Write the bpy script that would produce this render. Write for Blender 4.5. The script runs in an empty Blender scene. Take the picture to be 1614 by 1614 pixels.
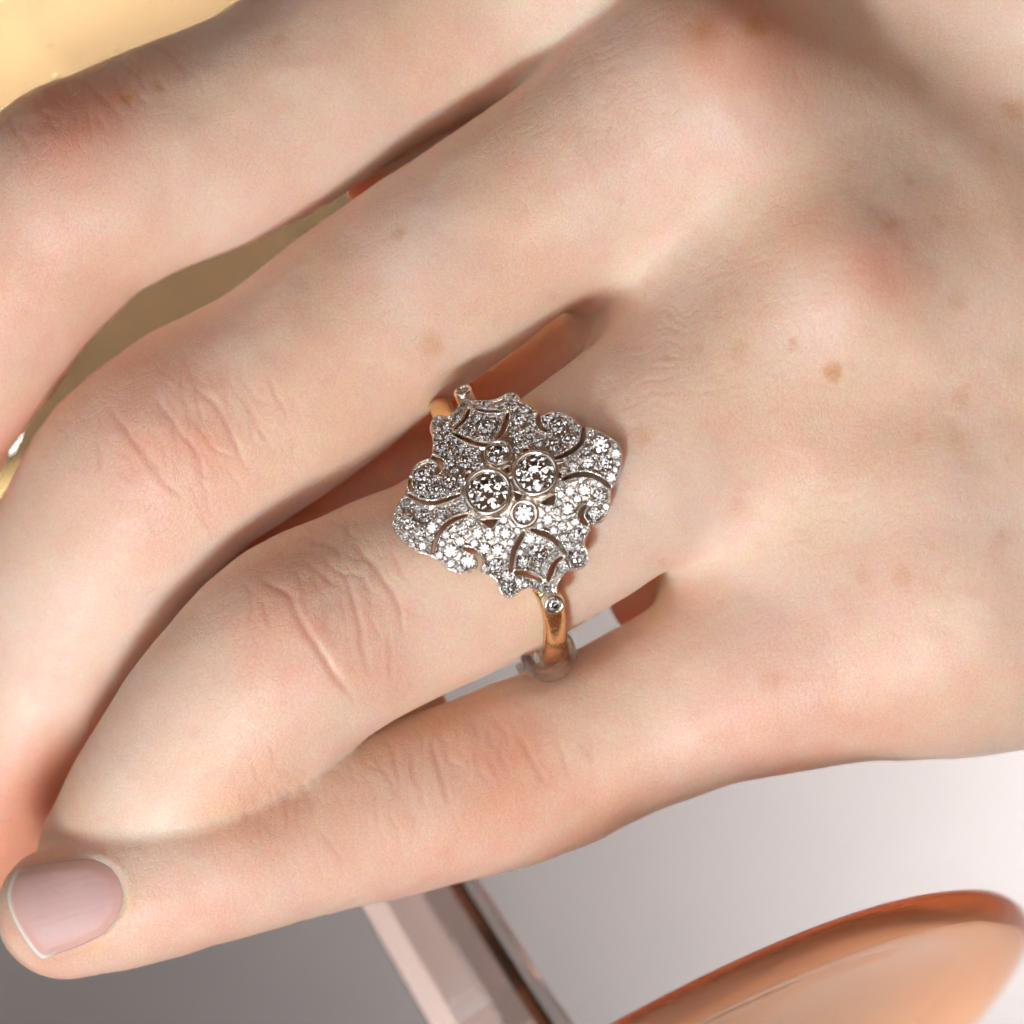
import bpy, bmesh, math, random
import numpy as np
from mathutils import Matrix, Vector

random.seed(7)
rng = np.random.default_rng(7)
scene = bpy.context.scene
COL = scene.collection

# ------------------------------------------------------------------ frame
# All shapes are laid out in a measuring frame: u right, v down, z towards the viewer,
# one unit = S metres.  TILT stands that frame up so that the coupe glass is vertical.
S = 0.080 / 1614.0
AX = np.array([-0.53, 0.848, -0.30]); AX /= np.linalg.norm(AX)      # axis of the glass (x right, y up, z to viewer)
zrow = Vector(AX)
yrow = Vector((0, 0, -1)); yrow = (yrow - zrow * yrow.dot(zrow)).normalized()
xrow = yrow.cross(zrow)
TILT = Matrix((xrow, yrow, zrow)).to_4x4()


def M3(u, v, z):
    """measuring frame -> metres in the un-tilted frame"""
    return Vector(((u - 807.0) * S, (807.0 - v) * S, z * S))


def conv(P):
    P = np.asarray(P, dtype=np.float64)
    return np.stack([(P[:, 0] - 807.0) * S, (807.0 - P[:, 1]) * S, P[:, 2] * S], 1)


# ------------------------------------------------------------------ camera
FOCUS_Z = 225.0
CAMD = 12000.0
cam_d = bpy.data.cameras.new('camera'); cam = bpy.data.objects.new('camera', cam_d); COL.objects.link(cam)
cam.matrix_world = TILT @ Matrix.Translation(M3(807, 807, CAMD + 150))
cam_d.sensor_width = 36.0
cam_d.lens = 36.0 * CAMD / 1614.0
cam_d.clip_start = 0.05; cam_d.clip_end = 20.0
cam_d.dof.use_dof = True
cam_d.dof.focus_distance = (CAMD + 150 - FOCUS_Z) * S
cam_d.dof.aperture_fstop = 20.0
scene.camera = cam

# ------------------------------------------------------------------ light
world = bpy.data.worlds.new('World'); scene.world = world; world.use_nodes = True
bg = world.node_tree.nodes['Background']
bg.inputs[0].default_value = (1.0, 0.56, 0.34, 1); bg.inputs[1].default_value = 0.11


def aim(o, frm, to):
    d = (Vector(to) - Vector(frm)).normalized()
    m = d.to_track_quat('-Z', 'Y').to_matrix().to_4x4()
    o.matrix_world = TILT @ Matrix.Translation(frm) @ m


# low warm beam from the lower left: the key
kd = bpy.data.lights.new('key_lamp', 'SPOT'); key = bpy.data.objects.new('key_lamp', kd); COL.objects.link(key)
kt = M3(760, 790, 200)
kdir = Vector((-0.27, -0.70, 0.66)).normalized()
aim(key, kt + kdir * 0.34, kt)
kd.energy = 4.0; kd.color = (0.93, 1.0, 1.06); kd.shadow_soft_size = 0.034
kd.spot_size = math.radians(27); kd.spot_blend = 0.30
# broad soft window, high on the left in front of the hand
wd = bpy.data.lights.new('window_lamp', 'AREA'); win = bpy.data.objects.new('window_lamp', wd); COL.objects.link(win)
aim(win, M3(807, 807, 0) + Vector((-0.44, 0.02, 0.42)), M3(807, 807, 0))
wd.shape = 'RECTANGLE'; wd.size = 0.22; wd.size_y = 0.34; wd.energy = 0.52; wd.color = (0.88, 1.0, 1.12)


def backdrop_fill(frm, to, size, watts, col, spread):
    d = bpy.data.lights.new('backdrop_fill', 'AREA'); o = bpy.data.objects.new('backdrop_fill', d); COL.objects.link(o)
    aim(o, M3(*frm), M3(*to)); d.shape = 'DISK'; d.size = size; d.energy = watts; d.color = col; d.spread = math.radians(spread)
    return o


# two added, unseen lamps that brighten the backdrop behind the hand: one from the lower right, one from the upper left
backdrop_fill((2850, 1650, -900), (1780, 1380, -1900), 0.09, 0.27, (1.0, 0.97, 0.95), 88)
backdrop_fill((-750, -950, -1000), (-150, -150, -1900), 0.09, 1.5, (1.0, 0.95, 0.86), 90)
# soft panel low in front: fills the metal from below
pd = bpy.data.lights.new('panel_lamp', 'AREA'); pan = bpy.data.objects.new('panel_lamp', pd); COL.objects.link(pan)
aim(pan, M3(807, 807, 0) + Vector((-0.08, -0.36, 0.46)), M3(807, 807, 0))
pd.shape = 'RECTANGLE'; pd.size = 0.26; pd.size_y = 0.16; pd.energy = 0.38; pd.color = (0.95, 1.0, 1.03)
# added, unseen softbox behind the camera: brightens the stones
fd = bpy.data.lights.new('front_fill', 'AREA'); fro = bpy.data.objects.new('front_fill', fd); COL.objects.link(fro)
aim(fro, M3(807, 807, 0) + Vector((-0.02, 0.03, 0.78)), M3(807, 807, 0))
fd.shape = 'DISK'; fd.size = 0.40; fd.energy = 0.95; fd.color = (1.0, 0.98, 0.97)

scene.view_settings.view_transform = 'Standard'
scene.view_settings.look = 'None'
scene.view_settings.exposure = 0.0
scene.view_settings.gamma = 1.0
scene.view_settings.use_curve_mapping = False
scene.render.engine = 'CYCLES'
scene.cycles.max_bounces = 10
scene.cycles.transmission_bounces = 9
scene.cycles.diffuse_bounces = 5
scene.cycles.use_adaptive_sampling = True
scene.cycles.adaptive_threshold = 0.09
scene.cycles.adaptive_min_samples = 16
scene.cycles.glossy_bounces = 4
scene.cycles.sample_clamp_indirect = 6.0


# ------------------------------------------------------------------ helpers
def obj_from(name, V, F, mat, parent=None, base=(807, 807, 0), smooth=True, flip=True, metres=False):
    """one mesh object; V in the measuring frame (u, v, z)"""
    P = np.asarray(V, float) if metres else conv(V)
    b = np.array(M3(*base))
    P = P - b
    me = bpy.data.meshes.new(name)
    if isinstance(F, np.ndarray):
        if flip: F = F[:, ::-1]
        n, k = F.shape
        me.vertices.add(len(P)); me.vertices.foreach_set('co', P.astype(np.float32).ravel())
        me.loops.add(n * k); me.loops.foreach_set('vertex_index', F.astype(np.int32).ravel())
        me.polygons.add(n)
        me.polygons.foreach_set('loop_start', np.arange(0, n * k, k, dtype=np.int32))
        me.polygons.foreach_set('loop_total', np.full(n, k, dtype=np.int32))
        me.update(calc_edges=True); me.validate()
    else:
        me.from_pydata(P.tolist(), [], [tuple(reversed(f)) if flip else tuple(f) for f in F])
        bm = bmesh.new(); bm.from_mesh(me); bmesh.ops.recalc_face_normals(bm, faces=bm.faces); bm.to_mesh(me); bm.free(); me.update()
    me.polygons.foreach_set('use_smooth', [smooth] * len(me.polygons))
    if mat: me.materials.append(mat)
    o = bpy.data.objects.new(name, me); COL.objects.link(o)
    if parent is None:
        o.matrix_world = TILT @ Matrix.Translation(M3(*base))
    else:
        o.parent = parent
    return o


def thing(name, label, cat, base):
    o = bpy.data.objects.new(name, None); COL.objects.link(o)
    o.empty_display_size = 0.005
    o.matrix_world = TILT @ Matrix.Translation(M3(*base))
    o['label'] = label; o['category'] = cat
    return o


def catmull(P, n):
    P = np.asarray(P, float)
    Q = np.vstack([2 * P[0] - P[1], P, 2 * P[-1] - P[-2]])
    out = []
    for i in range(1, len(Q) - 2):
        p0, p1, p2, p3 = Q[i - 1], Q[i], Q[i + 1], Q[i + 2]
        for t in np.linspace(0, 1, n, endpoint=False):
            out.append(0.5 * ((2 * p1) + (-p0 + p2) * t + (2 * p0 - 5 * p1 + 4 * p2 - p3) * t * t + (-p0 + 3 * p1 - 3 * p2 + p3) * t ** 3))
    out.append(Q[-2])
    return np.array(out)


def catmull_closed(P, n):
    P = np.asarray(P, float); N = len(P); out = []
    for i in range(N):
        p0, p1, p2, p3 = P[i - 1], P[i], P[(i + 1) % N], P[(i + 2) % N]
        for t in np.linspace(0, 1, n, endpoint=False):
            out.append(0.5 * ((2 * p1) + (-p0 + p2) * t + (2 * p0 - 5 * p1 + 4 * p2 - p3) * t * t + (-p0 + 3 * p1 - 3 * p2 + p3) * t ** 3))
    return np.array(out)


def smin(a, b, k):
    h = np.clip(0.5 + 0.5 * (b - a) / k, 0, 1)
    return b + (a - b) * h - k * h * (1 - h)


LAT = rng.random((64, 64, 64)).astype(np.float32)


def vnoise(P, scale):
    """value noise 0..1 at points P (N,3)"""
    q = np.asarray(P, np.float32) / scale
    i = np.floor(q).astype(np.int64); f = q - i; f = f * f * (3 - 2 * f)
    r = np.zeros(len(q), np.float32)
    for dx in (0, 1):
        for dy in (0, 1):
            for dz in (0, 1):
                w = (f[:, 0] if dx else 1 - f[:, 0]) * (f[:, 1] if dy else 1 - f[:, 1]) * (f[:, 2] if dz else 1 - f[:, 2])
                r += w * LAT[(i[:, 0] + dx) & 63, (i[:, 1] + dy) & 63, (i[:, 2] + dz) & 63]
    return r


def surface_nets(F, org, h):
    neg = F < 0
    nx, ny, nz = F.shape
    cnt = np.zeros((nx - 1, ny - 1, nz - 1), np.int8)
    for dx in (0, 1):
        for dy in (0, 1):
            for dz in (0, 1):
                cnt += neg[dx:nx - 1 + dx, dy:ny - 1 + dy, dz:nz - 1 + dz]
    act = (cnt > 0) & (cnt < 8)
    I = np.argwhere(act)
    idx = np.full(act.shape, -1, np.int32); idx[act] = np.arange(len(I), dtype=np.int32)
    C = {}
    for dx in (0, 1):
        for dy in (0, 1):
            for dz in (0, 1):
                C[(dx, dy, dz)] = F[I[:, 0] + dx, I[:, 1] + dy, I[:, 2] + dz]
    acc = np.zeros((len(I), 3)); num = np.zeros(len(I))
    for a in C:
        for ax in range(3):
            if a[ax] == 0:
                b = list(a); b[ax] = 1; b = tuple(b)
                fa, fb = C[a], C[b]
                m = (fa < 0) != (fb < 0)
                t = np.where(m, fa / np.where(m, fa - fb, 1), 0)
                pt = np.tile(np.array(a, float), (len(I), 1)); pt[:, ax] += t
                acc[m] += pt[m]; num[m] += 1
    V = np.asarray(org) + (I + acc / num[:, None]) * h
    faces = []
    for ax in range(3):
        o1, o2 = [(1, 2), (2, 0), (0, 1)][ax]
        sl0 = [slice(None)] * 3; sl1 = [slice(None)] * 3
        sl0[ax] = slice(0, -1); sl1[ax] = slice(1, None)
        a = neg[tuple(sl0)]; b = neg[tuple(sl1)]
        E = np.argwhere(a != b)
        s = a[E[:, 0], E[:, 1], E[:, 2]]
        ok = (E[:, o1] > 0) & (E[:, o2] > 0) & (E[:, o1] < F.shape[o1] - 1) & (E[:, o2] < F.shape[o2] - 1)
        E = E[ok]; s = s[ok]

        def cell(d1, d2):
            c = E.copy(); c[:, o1] += d1; c[:, o2] += d2
            return idx[c[:, 0], c[:, 1], c[:, 2]]
        q = np.stack([cell(-1, -1), cell(0, -1), cell(0, 0), cell(-1, 0)], 1)
        q[~s] = q[~s][:, ::-1]
        faces.append(q)
    return V, np.vstack(faces)


def subdivide(V, Q):
    n = len(V)
    e = np.vstack([Q[:, [0, 1]], Q[:, [1, 2]], Q[:, [2, 3]], Q[:, [3, 0]]])
    es = np.sort(e, 1)
    key_ = es[:, 0].astype(np.int64) * n + es[:, 1]
    uk, inv = np.unique(key_, return_inverse=True)
    mids = 0.5 * (V[uk // n] + V[uk % n])
    fc = V[Q].mean(1)
    m = len(Q); ei = n + inv.reshape(4, m)
    fi = n + len(uk) + np.arange(m)
    NV = np.vstack([V, mids, fc])
    NQ = np.vstack([np.stack([Q[:, i], ei[i], fi, ei[i - 1]], 1) for i in range(4)])
    return NV, NQ


def lap_smooth(V, Q, it, lam=0.5):
    n = len(V)
    for _ in range(it):
        acc = np.zeros_like(V); c = np.zeros(n)
        for i in range(4):
            a = Q[:, i]; b = Q[:, (i + 1) % 4]
            for k in range(3):
                acc[:, k] += np.bincount(a, V[b, k], n) + np.bincount(b, V[a, k], n)
            c += np.bincount(a, minlength=n) + np.bincount(b, minlength=n)
        V = V + lam * (acc / np.maximum(c, 1)[:, None] - V)
    return V


def vnormals(V, Q):
    a = V[Q[:, 2]] - V[Q[:, 0]]; b = V[Q[:, 3]] - V[Q[:, 1]]
    fn = np.cross(a, b); n = len(V); N = np.zeros_like(V)
    for i in range(4):
        for k in range(3):
            N[:, k] += np.bincount(Q[:, i], fn[:, k], n)
    return N / np.maximum(np.linalg.norm(N, axis=1), 1e-9)[:, None]


def seg_dist2d(P, poly, closed=False):
    """distance of points P (N,2) to a polyline and the parameter 0..1 along it"""
    best = np.full(len(P), 1e9); par = np.zeros(len(P))
    n = len(poly); m = n if closed else n - 1
    for i in range(m):
        a = poly[i]; b = poly[(i + 1) % n]; ab = b - a
        t = np.clip(((P - a) @ ab) / max(ab @ ab, 1e-9), 0, 1)
        d = np.linalg.norm(P - a - t[:, None] * ab, axis=1)
        k = d < best
        best[k] = d[k]; par[k] = (i + t[k]) / m
    return best, par


def inside2d(P, poly):
    c = np.zeros(len(P), bool); n = len(poly)
    for i in range(n):
        a = poly[i]; b = poly[(i + 1) % n]
        k = (a[1] > P[:, 1]) != (b[1] > P[:, 1])
        x = (b[0] - a[0]) * (P[:, 1] - a[1]) / ((b[1] - a[1]) if abs(b[1] - a[1]) > 1e-9 else 1e-9) + a[0]
        c ^= k & (P[:, 0] < x)
    return c


# ------------------------------------------------------------------ materials
def new_mat(name):
    m = bpy.data.materials.new(name); m.use_nodes = True
    return m, m.node_tree.nodes, m.node_tree.links, m.node_tree.nodes['Principled BSDF']


def mat_skin():
    m, N, L, b = new_mat('skin')
    at = N.new('ShaderNodeAttribute'); at.attribute_name = 'tone'
    tc = N.new('ShaderNodeTexCoord')
    fine = N.new('ShaderNodeTexNoise'); fine.inputs['Scale'].default_value = 6000; fine.inputs['Detail'].default_value = 1
    L.new(tc.outputs['Object'], fine.inputs['Vector'])
    mx = N.new('ShaderNodeMix'); mx.data_type = 'RGBA'; mx.blend_type = 'OVERLAY'; mx.inputs[0].default_value = 0.34
    L.new(at.outputs['Color'], mx.inputs[6]); L.new(fine.outputs['Color'], mx.inputs[7])
    bw = N.new('ShaderNodeRGBToBW'); L.new(fine.outputs['Color'], bw.inputs[0])
    L.new(bw.outputs[0], mx.inputs[7])
    L.new(mx.outputs[2], b.inputs['Base Color'])
    b.inputs['Subsurface Weight'].default_value = 1.0
    b.inputs['Subsurface Radius'].default_value = (1.0, 0.28, 0.13)
    b.inputs['Subsurface Scale'].default_value = 0.0026
    b.inputs['Subsurface Anisotropy'].default_value = 0.3
    b.inputs['Roughness'].default_value = 0.48
    b.inputs['Specular IOR Level'].default_value = 0.6
    b.inputs['IOR'].default_value = 1.4
    # skin grain: fine cells plus softer pores
    mp = N.new('ShaderNodeMapping'); mp.inputs['Scale'].default_value = (1.0, 1.0, 1.0)
    mp.inputs['Rotation'].default_value = (0, 0, math.radians(30))
    L.new(tc.outputs['Object'], mp.inputs[0])
    warp = N.new('ShaderNodeTexNoise'); warp.inputs['Scale'].default_value = 260; warp.inputs['Detail'].default_value = 0
    L.new(mp.outputs[0], warp.inputs['Vector'])
    add = N.new('ShaderNodeVectorMath'); add.operation = 'MULTIPLY_ADD'; add.inputs[1].default_value = (0.0020,) * 3
    L.new(warp.outputs['Color'], add.inputs[0]); L.new(mp.outputs[0], add.inputs[2])
    sc = N.new('ShaderNodeMapping'); sc.inputs['Scale'].default_value = (1.0, 0.42, 1.0); L.new(add.outputs[0], sc.inputs[0])
    vo = N.new('ShaderNodeTexVoronoi'); vo.feature = 'DISTANCE_TO_EDGE'; vo.inputs['Scale'].default_value = 2400
    L.new(sc.outputs[0], vo.inputs['Vector'])
    rmp = N.new('ShaderNodeMapRange'); rmp.inputs[1].default_value = 0.0; rmp.inputs[2].default_value = 0.12
    L.new(vo.outputs['Distance'], rmp.inputs[0])
    no = N.new('ShaderNodeTexNoise'); no.inputs['Scale'].default_value = 1900; no.inputs['Detail'].default_value = 2
    L.new(tc.outputs['Object'], no.inputs['Vector'])
    ma = N.new('ShaderNodeMath'); ma.operation = 'MULTIPLY_ADD'; ma.inputs[1].default_value = 0.55
    L.new(rmp.outputs[0], ma.inputs[0]); L.new(no.outputs[0], ma.inputs[2])
    w = N.new('ShaderNodeAttribute'); w.attribute_name = 'grain'
    st = N.new('ShaderNodeMath'); st.operation = 'MULTIPLY'; st.inputs[1].default_value = 0.55
    L.new(w.outputs['Fac'], st.inputs[0])
    bp = N.new('ShaderNodeBump'); bp.inputs['Distance'].default_value = 0.00007
    L.new(st.outputs[0], bp.inputs['Strength']); L.new(ma.outputs[0], bp.inputs['Height'])
    L.new(bp.outputs[0], b.inputs['Normal'])
    return m


def mat_nail():
    m, N, L, b = new_mat('nail')
    at = N.new('ShaderNodeAttribute'); at.attribute_name = 'tone'
    L.new(at.outputs['Color'], b.inputs['Base Color'])
    b.inputs['Subsurface Weight'].default_value = 0.7
    b.inputs['Subsurface Radius'].default_value = (1.0, 0.4, 0.3)
    b.inputs['Subsurface Scale'].default_value = 0.0007
    b.inputs['Roughness'].default_value = 0.55
    tc = N.new('ShaderNodeTexCoord'); no = N.new('ShaderNodeTexNoise'); no.inputs['Scale'].default_value = 1500
    L.new(tc.outputs['Object'], no.inputs['Vector'])
    bp = N.new('ShaderNodeBump'); bp.inputs['Distance'].default_value = 0.00003; bp.inputs['Strength'].default_value = 0.3
    L.new(no.outputs[0], bp.inputs['Height']); L.new(bp.outputs[0], b.inputs['Normal'])
    return m


def mat_metal(name, col, rough, nscale=3500, nstr=0.25, dist=0.00002):
    m, N, L, b = new_mat(name)
    b.inputs['Base Color'].default_value = (*col, 1); b.inputs['Metallic'].default_value = 1.0
    b.inputs['Roughness'].default_value = rough
    tc = N.new('ShaderNodeTexCoord'); no = N.new('ShaderNodeTexNoise'); no.inputs['Scale'].default_value = nscale; no.inputs['Detail'].default_value = 3
    L.new(tc.outputs['Object'], no.inputs['Vector'])
    bp = N.new('ShaderNodeBump'); bp.inputs['Distance'].default_value = dist; bp.inputs['Strength'].default_value = nstr
    L.new(no.outputs[0], bp.inputs['Height']); L.new(bp.outputs[0], b.inputs['Normal'])
    mr = N.new('ShaderNodeMapRange'); mr.inputs[3].default_value = rough * 0.7; mr.inputs[4].default_value = rough * 1.4
    L.new(no.outputs[0], mr.inputs[0]); L.new(mr.outputs[0], b.inputs['Roughness'])
    return m


def mat_glass(name, col, ior=1.45, rough=0.0, absorb=None, trans=1.0):
    m, N, L, b = new_mat(name)
    b.inputs['Base Color'].default_value = (*col, 1)
    b.inputs['Transmission Weight'].default_value = trans
    b.inputs['IOR'].default_value = ior
    b.inputs['Roughness'].default_value = rough
    if absorb:
        va = N.new('ShaderNodeVolumeAbsorption'); va.inputs['Color'].default_value = (*absorb[0], 1); va.inputs['Density'].default_value = absorb[1]
        L.new(va.outputs[0], N['Material Output'].inputs['Volume'])
    return m


SKIN = mat_skin(); NAIL = mat_nail()
WHITE_GOLD = mat_metal('white_gold', (0.86, 0.78, 0.70), 0.22)
YELLOW_GOLD = mat_metal('yellow_gold', (0.90, 0.62, 0.33), 0.24)
DIAMOND = mat_glass('diamond', (1, 1, 1), 2.42)
PINK_GLASS = mat_glass('pink_glass', (1.0, 0.95, 0.93), 1.5, 0.0, ((1.0, 0.62, 0.45), 40.0))
WINE = mat_glass('golden_wine', (1.0, 0.86, 0.52), 1.34)
FOOT_GLASS = mat_glass('pink_foot_glass', (1.0, 0.66, 0.45), 1.09, 0.08, ((1.0, 0.66, 0.42), 60.0), 0.86)
SILICONE = mat_glass('clear_silicone', (1.0, 0.97, 0.96), 1.18, 0.25)


def mat_backdrop():
    m, N, L, b = new_mat('backdrop_paper')
    tc = N.new('ShaderNodeTexCoord')
    no = N.new('ShaderNodeTexNoise'); no.inputs['Scale'].default_value = 28; no.inputs['Detail'].default_value = 2
    L.new(tc.outputs['Object'], no.inputs['Vector'])
    cr = N.new('ShaderNodeValToRGB')
    cr.color_ramp.elements[0].color = (0.085, 0.078, 0.079, 1); cr.color_ramp.elements[1].color = (0.105, 0.096, 0.095, 1)
    L.new(no.outputs[0], cr.inputs[0]); L.new(cr.outputs[0], b.inputs['Base Color'])
    b.inputs['Roughness'].default_value = 0.8
    return m


# ------------------------------------------------------------------ backdrop
BZ = -1900.0
n = 60
uu = np.linspace(-7000, 9000, n); vv = np.linspace(-7000, 9000, n)
U, Vv = np.meshgrid(uu, vv, indexing='ij')
Zb = BZ + 25 * np.sin(U / 900.0 + Vv / 1400.0)
G = np.stack([U.ravel(), Vv.ravel(), Zb.ravel()], 1)
ids = np.arange(n * n).reshape(n, n)
Q = np.stack([ids[:-1, :-1].ravel(), ids[1:, :-1].ravel(), ids[1:, 1:].ravel(), ids[:-1, 1:].ravel()], 1)
bd = obj_from('backdrop', G, Q, mat_backdrop(), base=(807, 807, BZ))
bd['kind'] = 'structure'

# ------------------------------------------------------------------ hand
FING = {
    'index': [(1700, -330, -150, 260), (1330, -260, -60, 235), (1010, -150, 10, 205), (788, -48, -20, 183), (612, 44, -22, 177), (400, 176, -10, 174),
              (190, 264, 0, 180), (80, 328, -15, 181), (-70, 525, -80, 166), (-230, 780, -200, 150)],
    'middle': [(1130, 135, 125, 192), (900, 280, 92, 166), (650, 456, 48, 173), (445, 612, 30, 177), (262, 722, 0, 186),
               (152, 850, -58, 177), (40, 1050, -165, 166), (-60, 1300, -260, 150)],
    'ring': [(1345, 445, 128, 200), (1085, 655, 112, 183), (780, 868, 106, 172), (625, 945, 112, 169), (476, 1022, 126, 173),
             (375, 1118, 108, 167), (272, 1236, 62, 156), (188, 1352, 12, 138)],
    'pinky': [(1520, 930, 30, 250), (1215, 1052, 25, 175), (1020, 1135, 2, 147), (832, 1216, 5, 147), (655, 1271, 28, 138), (480, 1320, 66, 128),
              (330, 1368, 98, 121), (185, 1414, 98, 117), (92, 1440, 92, 104)],
}
DORS = [
    [(1130, 135, 110, 190), (1420, 260, 60, 210), (1800, 420, 10, 250)],
    [(1345, 445, 115, 200), (1560, 560, 75, 230), (1900, 700, 30, 280)],
    [(1520, 930, 30, 245), (1750, 900, 10, 275), (1950, 880, 0, 290)],
    [(1180, 320, -45, 175), (1400, 335, 68, 203), (1620, 430, 60, 238)],
    [(1070, 435, -5, 125), (1130, 380, 55, 140), (1245, 300, 88, 165)],
    [(1190, 860, -5, 115), (1275, 812, 50, 138), (1400, 765, 65, 180)],
    [(1300, 700, 50, 190), (1500, 740, 60, 230), (1800, 760, 40, 260)],
    [(1330, -150, -60, 200), (1700, -70, 25, 290), (1950, 0, 30, 300)],
    [(1030, 505, -75, 100), (880, 600, -150, 88)],
    [(1220, 850, -60, 108), (1110, 900, -140, 90)],
    [(930, 40, -40, 118), (800, 150, -140, 90)],
    [(1120, -70, -90, 170), (1400, 60, -70, 200), (1750, 220, -20, 240)],
]

FILL = [  # flesh deep between neighbouring fingers
    [(880, 600, -150, 88), (700, 705, -165, 85), (560, 785, -165, 80), (420, 880, -170, 80), (260, 1060, -200, 85), (120, 1210, -240, 85)],
    [(1110, 900, -140, 90), (1035, 935, -170, 75)],
    [(800, 150, -120, 90), (650, 252, -125, 78), (600, 283, -140, 62)],
    [(665, 1118, -70, 42), (590, 1150, -60, 48), (480, 1200, -50, 52), (380, 1240, -50, 55)],
]


def chain(P, pts):
    d = np.full(len(P), 1e4, np.float32)
    pts = np.asarray(pts, np.float32)
    for i in range(len(pts) - 1):
        a = pts[i, :3]; ab = pts[i + 1, :3] - a; r0, r1 = pts[i, 3], pts[i + 1, 3]
        pa = P - a
        t = np.clip((pa @ ab) / (ab @ ab), 0, 1)
        q = pa - t[:, None] * ab
        d = np.minimum(d, np.sqrt((q * q).sum(1)) - (r0 + (r1 - r0) * t))
    return d


H = 7.5
lo = np.array([-330., -480., -420.]); hi = np.array([1990., 1640., 400.])
nn = ((hi - lo) / H).astype(int) + 1
axs = [lo[i] + H * np.arange(nn[i], dtype=np.float32) for i in range(3)]


def field(chains):
    F = np.full(tuple(nn), 1e3, np.float32)
    for pts in chains:
        pts = np.asarray(pts)
        for i in range(len(pts) - 1):
            s2 = pts[i:i + 2]; R = s2[:, 3].max() + 115
            a = np.maximum(0, ((s2[:, :3].min(0) - R - lo) / H).astype(int)); b = np.minimum(nn, ((s2[:, :3].max(0) + R - lo) / H).astype(int) + 2)
            if (b <= a).any(): continue
            X, Y, Z = np.meshgrid(axs[0][a[0]:b[0]], axs[1][a[1]:b[1]], axs[2][a[2]:b[2]], indexing='ij')
            d = chain(np.stack([X.ravel(), Y.ravel(), Z.ravel()], 1), s2).reshape(X.shape)
            sub = F[a[0]:b[0], a[1]:b[1], a[2]:b[2]]
            np.minimum(sub, d, out=sub)
    return F


Fd = field(DORS[:1])
for c in DORS[1:]:
    Fd = smin(Fd, field([c]), 110.0)
xk = np.clip((axs[0] - 960) / 240, 0, 1); kvar = (12.0 + 40.0 * xk * xk * (3 - 2 * xk))[:, None, None].astype(np.float32)   # webs blend softly, finger contacts stay tight
Ftot = None
for nm, pts in FING.items():
    sp = catmull(pts, 9 if nm == 'pinky' else 6)
    Ff = field([sp])
    Ftot = Ff if Ftot is None else smin(Ftot, Ff, kvar)
Ftot = smin(Ftot, Fd, 80.0)
Ftot = smin(Ftot, field(FILL), 12.0)
del Fd, Ff


def samp(P):
    q = (P - lo) / H
    i = np.clip(np.floor(q).astype(int), 0, nn - 2); f = q - i
    r = 0
    for dx in (0, 1):
        for dy in (0, 1):
            for dz in (0, 1):
                w = (f[:, 0] if dx else 1 - f[:, 0]) * (f[:, 1] if dy else 1 - f[:, 1]) * (f[:, 2] if dz else 1 - f[:, 2])
                r = r + w * Ftot[i[:, 0] + dx, i[:, 1] + dy, i[:, 2] + dz]
    return r


def surf_z(u, v, z0=390.0):
    """height of the hand's upper surface over (u, v)"""
    P = np.stack([np.asarray(u, float), np.asarray(v, float), np.full(len(u), z0)], 1)
    for _ in range(60):
        d = samp(P); P[:, 2] -= np.clip(d, -20, 60) * 0.7
    return P[:, 2]


# close the field at the cut faces (wrist side)
Fc = Ftot.copy()
for ax in range(3):
    sl = [slice(None)] * 3
    sl[ax] = slice(0, 2); Fc[tuple(sl)] = 20
    sl[ax] = slice(-2, None); Fc[tuple(sl)] = 20
HV, HQ = surface_nets(Fc, lo, H)
HV = lap_smooth(HV, HQ, 2, 0.5)
wm = np.clip((HV[:, 0] - 1010) / 190, 0, 1); wm = (wm * wm * (3 - 2 * wm))[:, None]
for _ in range(14):                                   # soften the flesh over the back of the hand
    HV = HV + wm * (lap_smooth(HV, HQ, 1, 0.6) - HV)
HV, HQ = subdivide(HV, HQ)
HV = lap_smooth(HV, HQ, 3, 0.6)
HN = vnormals(HV, HQ)

front = HN[:, 2] > -0.1
uv = HV[:, :2]
disp = np.zeros(len(HV))
# slow unevenness of flesh and tendons
disp += (vnoise(HV, 130) - 0.5) * 9 + (vnoise(HV, 55) - 0.5) * 3.5 + (vnoise(HV, 22) - 0.5) * 1.0
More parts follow.
